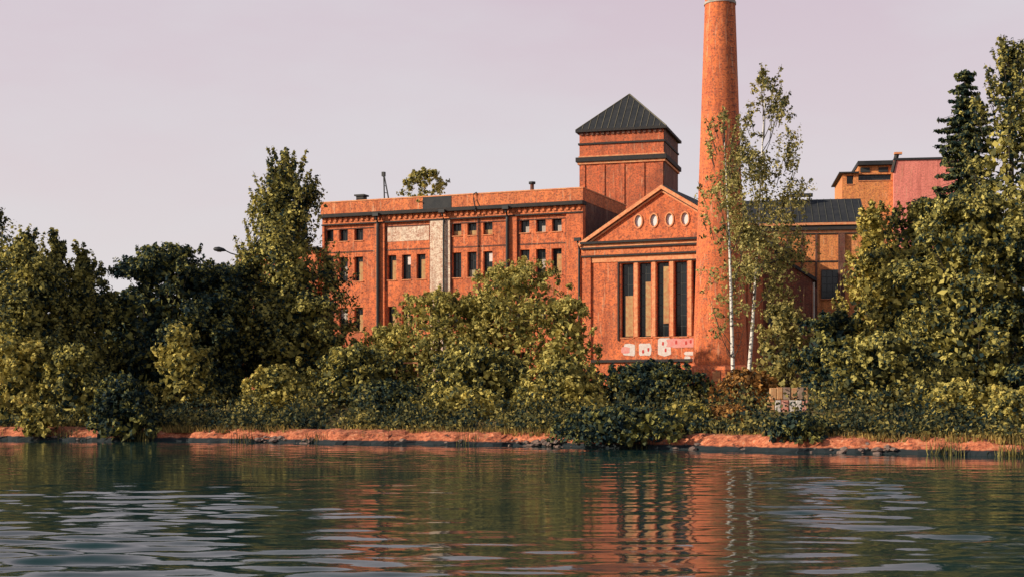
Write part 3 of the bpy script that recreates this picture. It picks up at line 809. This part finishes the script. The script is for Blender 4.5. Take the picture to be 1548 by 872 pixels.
# --- left group
tree('birch_tree', 'tall dark tree cut off by the left edge of the picture', -22, 278, 100, 120, 'leaf_mid', 'upright', seed=1, leaf=.24)
tree('broadleaf_tree', 'spiky topped olive tree nearest the left edge', 42, 338, 92, 150, 'leaf_mid', 'upright', seed=2, bottom=648, dens=1.1)
tree('broadleaf_tree', 'spiky topped tree between the leftmost tree and the round dark tree', 125, 364, 95, 120, 'leaf_mid', 'upright', seed=3, bottom=640, dens=1.1)
tree('broadleaf_tree', 'broad dark rounded tree left of the street lamp', 258, 366, 96, 220, 'leaf_dark', 'round', seed=4, bottom=655, dens=1.5, sky=1.6)
tree('broadleaf_tree', 'low dark tree filling the gap behind the left shore trees', 186, 440, 99, 130, 'leaf_dark', 'round', seed=5, bottom=655, dens=1.4)
tree('broadleaf_tree', 'dark tree just below the street lamp head', 345, 396, 99, 130, 'leaf_dark', 'round', seed=6, bottom=650, dens=1.3, sky=1.4)
tree('shrub', 'yellow lit bush in front of the broad dark tree', 274, 488, 88.5, 84, 'leaf_lit', 'bush', seed=7, bottom=606, dens=.55, trunk=False, cat='bush')
tree('shrub', 'olive bush at the far left water edge', 20, 505, 88.5, 160, 'leaf_lit', 'bush', seed=8, bottom=650, dens=.6, trunk=False, cat='bush')
tree('shrub', 'olive bush beside the dark gap on the left shore', 112, 520, 87, 110, 'leaf_mid', 'bush', seed=9, bottom=648, dens=.9, trunk=False, cat='bush')
tree('shrub', 'dark bush under the broad dark tree at the water', 185, 565, 81.2, 110, 'leaf_dark', 'bush', seed=10, bottom=660, dens=1.2, trunk=False, cat='bush')
tree('broadleaf_tree', 'narrow spiky tree second from the left edge, with twin tops', 84, 346, 94, 90, 'leaf_mid', 'upright', seed=52, bottom=640, dens=.9, sky=1.5)
tree('shrub', 'scrappy olive bush spilling over the red bank at the far left', 55, 612, 82.8, 60, 'leaf_lit', 'bush', seed=53, bottom=656, dens=.5, trunk=False, cat='bush')
# --- tall tree before the wing
tree('poplar_tree', 'tall pointed tree in front of the left end of the factory', 432, 220, 100, 172, 'leaf_mid', 'column', seed=64, fill=1.25, bottom=600, dens=1.15, leaf=.22, sky=2.2)
tree('broadleaf_tree', 'dense dark tree around the foot of the tall pointed tree', 455, 440, 98, 170, 'leaf_mid', 'round', seed=12, bottom=640, dens=1.1)
tree('shrub', 'olive bush at the shore below the tall pointed tree', 420, 552, 87, 125, 'leaf_lit', 'bush', seed=13, bottom=645, dens=.7, trunk=False, cat='bush')
tree('shrub', 'dark bush left of the willows by the shore', 540, 520, 93, 190, 'leaf_mid', 'bush', seed=14, bottom=640, dens=1.0, trunk=False, cat='bush')
tree('shrub', 'low dark bush under the willow on the shore', 590, 575, 86, 130, 'leaf_dark', 'bush', seed=15, bottom=642, dens=1.1, trunk=False, cat='bush')
# --- willows before the wing
tree('willow_tree', 'pale olive willow in front of the middle of the wing', 665, 432, 96, 190, 'leaf_willow', 'round', seed=16, bottom=625, dens=.62, leaf=.2)
tree('willow_tree', 'pale olive willow with the highest crown before the wing', 785, 388, 95, 200, 'leaf_willow', 'round', seed=17, bottom=620, dens=.60, leaf=.2)
tree('willow_tree', 'small pale willow between the wing and the gabled hall', 858, 448, 92, 90, 'leaf_willow', 'round', seed=18, bottom=620, dens=.5, leaf=.2)
tree('shrub', 'dark bush between the two willow trunks', 720, 520, 88, 210, 'leaf_mid', 'bush', seed=19, bottom=640, dens=.9, trunk=False, cat='bush')
tree('shrub', 'olive bush at the water below the middle willow', 690, 585, 82, 150, 'leaf_lit', 'bush', seed=20, bottom=655, dens=.65, trunk=False, cat='bush')
tree('shrub', 'olive bush at the water left of the graffiti wall', 850, 545, 82, 170, 'leaf_lit', 'bush', seed=21, bottom=658, dens=.7, trunk=False, cat='bush')
tree('shrub', 'wide dark bush below the graffiti', 985, 545, 84, 230, 'leaf_dark', 'bush', seed=22, bottom=658, dens=1.2, trunk=False, cat='bush')
tree('shrub', 'dark overhanging bush touching the water at mid shore', 940, 612, 70.0, 230, 'leaf_dark', 'bush', seed=23, bottom=676, dens=1.0, trunk=False, cat='bush')
tree('shrub', 'olive bush at the water just left of the birch stems', 1040, 612, 72, 90, 'leaf_lit', 'bush', seed=24, bottom=662, dens=.7, trunk=False, cat='bush')
tree('willow_tree', 'pale olive willow between the two middle willows', 730, 440, 98, 140, 'leaf_willow', 'round', seed=50, bottom=600, dens=.6, leaf=.2)
tree('willow_tree', 'pale olive low willow below the left bays of the wing', 590, 490, 97, 130, 'leaf_willow', 'round', seed=51, bottom=620, dens=.55, leaf=.2)
# --- birches
tree('birch_tree', 'slender white birch nearest the chimney with thin see-through crown', 1110, 165, 82, 118, 'leaf_birch', 'column', seed=25, bottom=500, dens=.14, droop=-.15, core=0, fill=.8, leaf=.16, bark='birch', clump=.06, trunk_r=.13, dpx=-16, sky=.8)
tree('birch_tree', 'tall white birch right of the chimney with loose feathery crown', 1129, 98, 84, 128, 'leaf_birch', 'column', seed=26, bottom=430, dens=.75, droop=-.15, core=0, fill=.8, leaf=.16, bark='birch', clump=.06, trunk_r=.13, dpx=27, sky=1.0)
tree('shrub', 'reddish bush around the feet of the birches', 1128, 560, 80, 110, 'leaf_orange', 'bush', seed=27, bottom=640, dens=.45, trunk=False, cat='bush')
tree('shrub', 'loose orange bush at the water below the birches', 1100, 615, 72, 80, 'leaf_orange', 'bush', seed=28, bottom=668, dens=.5, trunk=False, cat='bush')
tree('shrub', 'olive bush in front of the dark lean-to building', 1185, 455, 96, 110, 'leaf_birch', 'bush', seed=29, bottom=590, dens=.45, trunk=False, cat='bush')
tree('shrub', 'dark bush at the shore between birches and right trees', 1205, 628, 65.7, 100, 'leaf_dark', 'bush', seed=30, bottom=680, dens=1.2, trunk=False, cat='bush')
# --- right group
tree('broadleaf_tree', 'olive tree hiding the right end of the boiler hall', 1318, 304, 90, 125, 'leaf_lit', 'upright', seed=31, bottom=560, dens=.95, sky=1.4)
tree('broadleaf_tree', 'dark tree at the foot of the boiler hall', 1262, 470, 88, 130, 'leaf_dark', 'round', seed=32, bottom=650, dens=1.2)
tree('broadleaf_tree', 'broad olive tree under the upper block', 1395, 300, 86, 170, 'leaf_mid', 'round', seed=33, bottom=600, dens=1.1, sky=1.4)
tree('spruce_tree', 'dark pointed spruce rising above the right hand trees', 1461, 108, 90, 215, 'leaf_spruce', 'spruce', seed=34, bottom=470, dens=2.2, leaf=.26)
tree('birch_tree', 'tall feathery tree at the right edge of the picture', 1532, 52, 84, 150, 'leaf_mid', 'column', seed=35, bottom=400, dens=.6, clump=.07, leaf=.22, sky=1.8)
tree('broadleaf_tree', 'large dark tree filling the lower right shore', 1475, 290, 80, 240, 'leaf_mid', 'round', seed=36, bottom=640, dens=1.25)
tree('broadleaf_tree', 'dark tree half outside the right edge', 1590, 300, 78, 170, 'leaf_dark', 'round', seed=37, bottom=640, dens=1.2)
tree('shrub', 'dark wide bush under the olive tree on the right shore', 1330, 500, 76, 220, 'leaf_mid', 'bush', seed=38, bottom=655, dens=1.0, trunk=False, cat='bush')
tree('shrub', 'olive bush near the water at the lower right', 1450, 575, 69, 170, 'leaf_lit', 'bush', seed=39, bottom=655, dens=.6, trunk=False, cat='bush')
tree('shrub', 'olive bush cut off by the right edge at the water', 1545, 590, 66, 110, 'leaf_lit', 'bush', seed=40, bottom=660, dens=.6, trunk=False, cat='bush')
# --- tree growing on the roof
fx = WF.x(630); wp = WF.world(fx, 1.5)
tree('birch_tree', 'small scraggly birch growing on the factory roof', HX + wp[0] / wp[1] * F, 256, wp[1], 76, 'leaf_willow', 'bush', seed=42, bottom=318, dens=.4, sky=2, core=0, leaf=.2, base_z=19.7, clump=.16, cat='tree', bark='bark')

# --- far wood closing gaps at ground level: stuff
def far_wood():
    V = []
    r = np.random.default_rng(5)
    for x in np.arange(-60, -22, 1.6):
        h = 5.5 + 2.2 * math.sin(x * .7) + r.uniform(-1, 1); y = 118 + r.uniform(-2, 2)
        n = 420; P = np.stack([x + r.normal(0, 1.1, n), y + r.normal(0, 1, n), 3 + r.uniform(0, 1, n) ** .8 * h], 1); V.append(P)
    for x in np.arange(32, 75, 1.6):
        h = 8 + 2.5 * math.sin(x * .6) + r.uniform(-1, 1); y = 112 + r.uniform(-2, 2)
        n = 420; P = np.stack([x + r.normal(0, 1.1, n), y + r.normal(0, 1, n), 3 + r.uniform(0, 1, n) ** .8 * h], 1); V.append(P)
    P = np.concatenate(V); o = np_mesh('woodland', leaf_quads(P, np.zeros_like(P), .5), 4, M['leaf_dark'])
    tag(o, 'distant dark scrub woodland behind the shore trees', 'woodland', kind='stuff')
far_wood()
# --- undergrowth and grass along the bank: stuff
def undergrowth():
    r = np.random.default_rng(9); n = 80000
    x = r.uniform(-42, 36, n); d = 1.45 + r.exponential(3.5, n); d = np.minimum(d, 20)
    keep = np.sin(x * .8) + np.sin(x * 2.1 + 1) * .6 + r.normal(0, .5, n) > -.9; x, d = x[keep], d[keep]
    y = np.array([shore(a) for a in x]) + d; z = np.interp(d, PD, PZ) + r.uniform(0, 1, len(x)) ** 1.5 * np.minimum(.3 + d * .2, 1.7) * (.6 + .5 * np.sin(x * .9) ** 2)
    P = np.stack([x, y, z], 1); o = np_mesh('undergrowth', leaf_quads(P, np.zeros_like(P), .15, up=.5), 4, M['leaf_under'])
    tag(o, 'low weeds and brambles behind the bank', 'undergrowth', kind='stuff')
    n = 17000; x = r.uniform(-42, 36, n); d = 1.0 + r.exponential(.9, n)
    k = (np.sin(x * .35 + 2) + np.sin(x * 1.3) * .5 + r.normal(0, .6, n)) > -.5
    x, d = x[k], d[k]; n = len(x); y = np.array([shore(a) for a in x]) + d; z = np.interp(d, PD, PZ) - .03
    h = r.uniform(.12, .5, n); w = r.uniform(.02, .05, n); a = r.uniform(0, math.pi, n); lx = r.normal(0, .25, n) * h; ly = r.normal(0, .25, n) * h
    B = np.stack([x, y, z], 1); A = np.stack([np.cos(a) * w, np.sin(a) * w, 0 * w], 1); T = B + np.stack([lx, ly, h], 1)
    V = np.stack([B - A, B + A, T], 1).reshape(-1, 3)
    o = np_mesh('grass', V, 3, M['grass']); tag(o, 'dry yellow grass tufts on top of the red bank', 'grass', kind='stuff')
undergrowth()
def shore_details():
    r = random.Random(11); mb = MB()
    def rock(x, y, z, s):
        i0 = len(mb.v); bm = bmesh.new(); bmesh.ops.create_icosphere(bm, subdivisions=1, radius=1)
        k = (s * r.uniform(.8, 1.6), s * r.uniform(.7, 1.2), s * r.uniform(.45, .8))
        for v in bm.verts: q = r.uniform(.8, 1.15); mb.v.append((x + v.co.x * k[0] * q, y + v.co.y * k[1] * q, z + v.co.z * k[2] * q))
        for f in bm.faces: mb.f.append(tuple(i0 + v.index for v in f.verts))
        bm.free()
    for k in range(900):
        x = r.uniform(-40, 30)
        if math.sin(x * .5 + 1) + .6 * math.sin(x * 1.7) + r.gauss(0, .7) < 0: continue
        d = abs(r.gauss(0, .45)) + .0; rock(x, shore(x) + d + .3 * math.sin(x * .33 + 1), float(np.interp(d, PD, PZ)) * .8 + .02, r.choice((.05, .07, .09, .13, .2)))
    tag(mb.build('gravel', M['stone']), 'scattered stones and rubble along the foot of the bank', 'gravel', kind='stuff')
    q = np.random.default_rng(12); V = []
    for c in list(q.uniform(-38, 28, 20)):
        n = int(q.integers(25, 90)); x = c + q.normal(0, .35, n); d = q.uniform(-.25, .35, n); y = np.array([shore(a) for a in x]) + d
        h = q.uniform(.3, .95, n); w_ = .018 + q.uniform(0, .015, n); a = q.uniform(0, math.pi, n)
        B = np.stack([x, y, 0 * x - .02], 1); A = np.stack([np.cos(a) * w_, np.sin(a) * w_, 0 * w_], 1); T = B + np.stack([q.normal(0, .18, n) * h, q.normal(0, .15, n) * h, h], 1)
        V.append(np.stack([B - A, B + A, T], 1).reshape(-1, 3))
    tag(np_mesh('reeds', np.concatenate(V), 3, M['leaf_under']), 'thin clumps of reed growing at the edge of the water', 'reeds', kind='stuff')
shore_details()

# ------------------------------------------------------------------ small things
def lamp():
    Y = 104; x = (358.5 - HX) / F * Y; z = gz(x, Y); top = EYE + (HY - 389) / F * Y
    r = empty('street_lamp', (x, Y, z), 0, 'street lamp with a curved arm reaching left above the dark tree', 'lamp')
    MB().tube([(0, 0, 0), (0, 0, 1.2), (0, 0, top - z)], [.11, .10, .06], 8).build('pole', M['pipe'], r)
    h = top - z; s = Y / F
    MB().tube([(12 * s, 0, h - .05), (0, 0, h + 3 * s), (-10 * s, 0, h + 6 * s), (-20 * s, 0, h + 11 * s)], [.04, .05, .045, .04], 6).build('arm', M['pipe'], r)
    mb = MB().tube([(-17 * s, 0, h + 9.8 * s), (-21 * s, 0, h + 11 * s), (-28 * s, 0, h + 12 * s), (-34 * s, 0, h + 12.2 * s), (-36 * s, 0, h + 12 * s)], [.05, .13, .19, .14, .04], 10)
    hd = mb.build('lamp_head', M['pipe'], r, smooth=True)
    MB().tube([(-30 * s, 0, h + 10 * s), (-24 * s, 0, h + 9.5 * s)], [.10, .10], 8).build('lens', M['board_grey'], hd)
lamp()
def rail():
    Y = 94.0; x0, x1 = (503 - HX) / F * Y, (632 - HX) / F * Y; zt = EYE + (HY - 549) / F * Y; g = gz(x0, Y)
    r = empty('handrail', (x0, Y, g), 0, 'long rusty handrail glimpsed between bushes below the factory wing', 'railing')
    ln = x1 - x0
    MB().tube([(0, 0, zt - g), (ln, -.3, zt - g + .02)], .05, 8).build('top_rail', M['trim'], r)
    MB().tube([(0, 0, zt - g - .5), (ln, -.3, zt - g - .48)], .035, 6).build('mid_rail', M['trim'], r)
    for k in range(5): MB().tube([(ln * k / 4, -.3 * k / 4, 0), (ln * k / 4, -.3 * k / 4, zt - g)], .045, 6).build('post', M['trim'], r)
rail()
def low_wall():
    Y = 76.5; x0, x1 = (1161 - HX) / F * Y, (1221 - HX) / F * Y; z0 = gz(x0, Y); zt = EYE + (HY - 585) / F * Y; zm = EYE + (HY - 604) / F * Y; zb = EYE + (HY - 620) / F * Y
    r = empty('low_block_wall', (x0, Y, z0), R(-4), 'short pale block wall with pink paint in the bushes right of the birches', 'wall')
    w = x1 - x0
    rb = random.Random(4); a = 0.0; k = 0
    while a < w - .1:
        b = min(w, a + rb.uniform(.32, .5)); q = rb.uniform(-.03, .03)
        MB().box(a + .012, b - .012, q, .4, -.3, zm - z0 - .02).build('block', M[rb.choice(('pinkish', 'pinkish', 'white', 'concrete_warm'))], r, bevel=.03)
        MB().box(a + .012 + .1, min(w, b + .09), .03 + q, .38, zm - z0 + .01, zt - z0 - rb.choice((0, .03, .12))).build('block', M[rb.choice(('concrete_warm', 'concrete_warm', 'concrete', 'board'))], r, bevel=.03)
        a = b; k += 1
M['pinkish'] = plain('pink_stained_concrete', (.75, .42, .34), .9, .5, 3, c2=(.62, .18, .12))
M['concrete_warm'] = plain('warm_concrete', (.62, .40, .20), .9, .5, 4, c2=(.52, .20, .08))
low_wall()
def junction_box():
    Y = 98; x = (1083 - HX) / F * Y; z = gz(x, Y)
    r = empty('red_cabinet', (x, Y, z), R(-10), 'small red metal cabinet on posts at the foot of the chimney', 'cabinet')
    zt = EYE + (HY - 559) / F * Y - z; zb = EYE + (HY - 577) / F * Y - z
    MB().box(-.32, .32, -.2, .2, zb, zt).build('cabinet_body', M['redbox'], r, bevel=.03)
    MB().box(-.27, .27, -.225, -.202, zb + .06, zt - .08).build('door', M['trim'], r)
    for s in (-.26, .26): MB().box(s - .04, s + .04, -.05, .05, 0, zb - .002).build('leg', M['pipe'], r)
M['redbox'] = plain('red_metal', (.62, .09, .04), .6, .4, 3)
junction_box()

# ------------------------------------------------------------------ sky, sun, camera
w = bpy.data.worlds.new('World'); SC.world = w; w.use_nodes = True
nt = w.node_tree; bg = nt.nodes['Background']
sky = N(nt, 'ShaderNodeTexSky', sky_type='NISHITA'); sky.sun_disc = False
sky.sun_elevation = R(23); sky.sun_rotation = R(252); sky.air_density = 1.2; sky.dust_density = 2.5
SKY = .10
sc_ = N(nt, 'ShaderNodeVectorMath', operation='SCALE'); L(nt, sky.outputs[0], sc_.inputs[0]); sc_.inputs['Scale'].default_value = SKY
tc = N(nt, 'ShaderNodeTexCoord').outputs['Generated']
sep = N(nt, 'ShaderNodeSeparateXYZ'); L(nt, tc, sep.inputs[0])
haze = ramp(nt, sep.outputs[2], [(.0, (.90, .84, .81)), (.10, (.80, .72, .74)), (.29, (.71, .57, .65)), (.52, (.32, .35, .42)), (.9, (.10, .12, .19))])
mp = N(nt, 'ShaderNodeMapping'); L(nt, tc, mp.inputs[0]); mp.inputs['Scale'].default_value = (1, 1, 3)
cl = noise(nt, mp.outputs[0], 3.0, 5, .55)
haze2 = mix(nt, mul(nt, ramp(nt, cl, [(.38, (0, 0, 0)), (.62, (1, 1, 1))]), .55), haze, (.78, .76, .79))
up = ramp(nt, sep.outputs[2], [(.30, (0, 0, 0)), (.50, (1, 1, 1))]); haze2 = mix(nt, up, haze2, haze)
final = mix(nt, .88, sc_.outputs[0], haze2)
L(nt, final, bg.inputs['Color']); bg.inputs['Strength'].default_value = 1.0

sl = bpy.data.lights.new('sun', 'SUN'); sl.energy = 5.0; sl.angle = R(.5); sl.color = (1.0, .86, .68)
so = bpy.data.objects.new('sun', sl); COL.objects.link(so); so.rotation_euler = (R(67), 0, R(-72)); so.location = (-40, -20, 40)
cam = bpy.data.cameras.new('camera'); co = bpy.data.objects.new('camera', cam); COL.objects.link(co)
co.location = (0, 0, EYE); co.rotation_euler = (R(90), 0, 0)
cam.sensor_width = 36; cam.lens = F / 1548 * 36; cam.shift_y = (HY - 436) / 1548; cam.clip_end = 8000; cam.clip_start = .1
SC.camera = co
SC.view_settings.view_transform = 'Standard'; SC.view_settings.look = 'None'; SC.view_settings.exposure = 0
SC.render.engine = 'CYCLES'
SC.cycles.max_bounces = 6; SC.cycles.transparent_max_bounces = 4
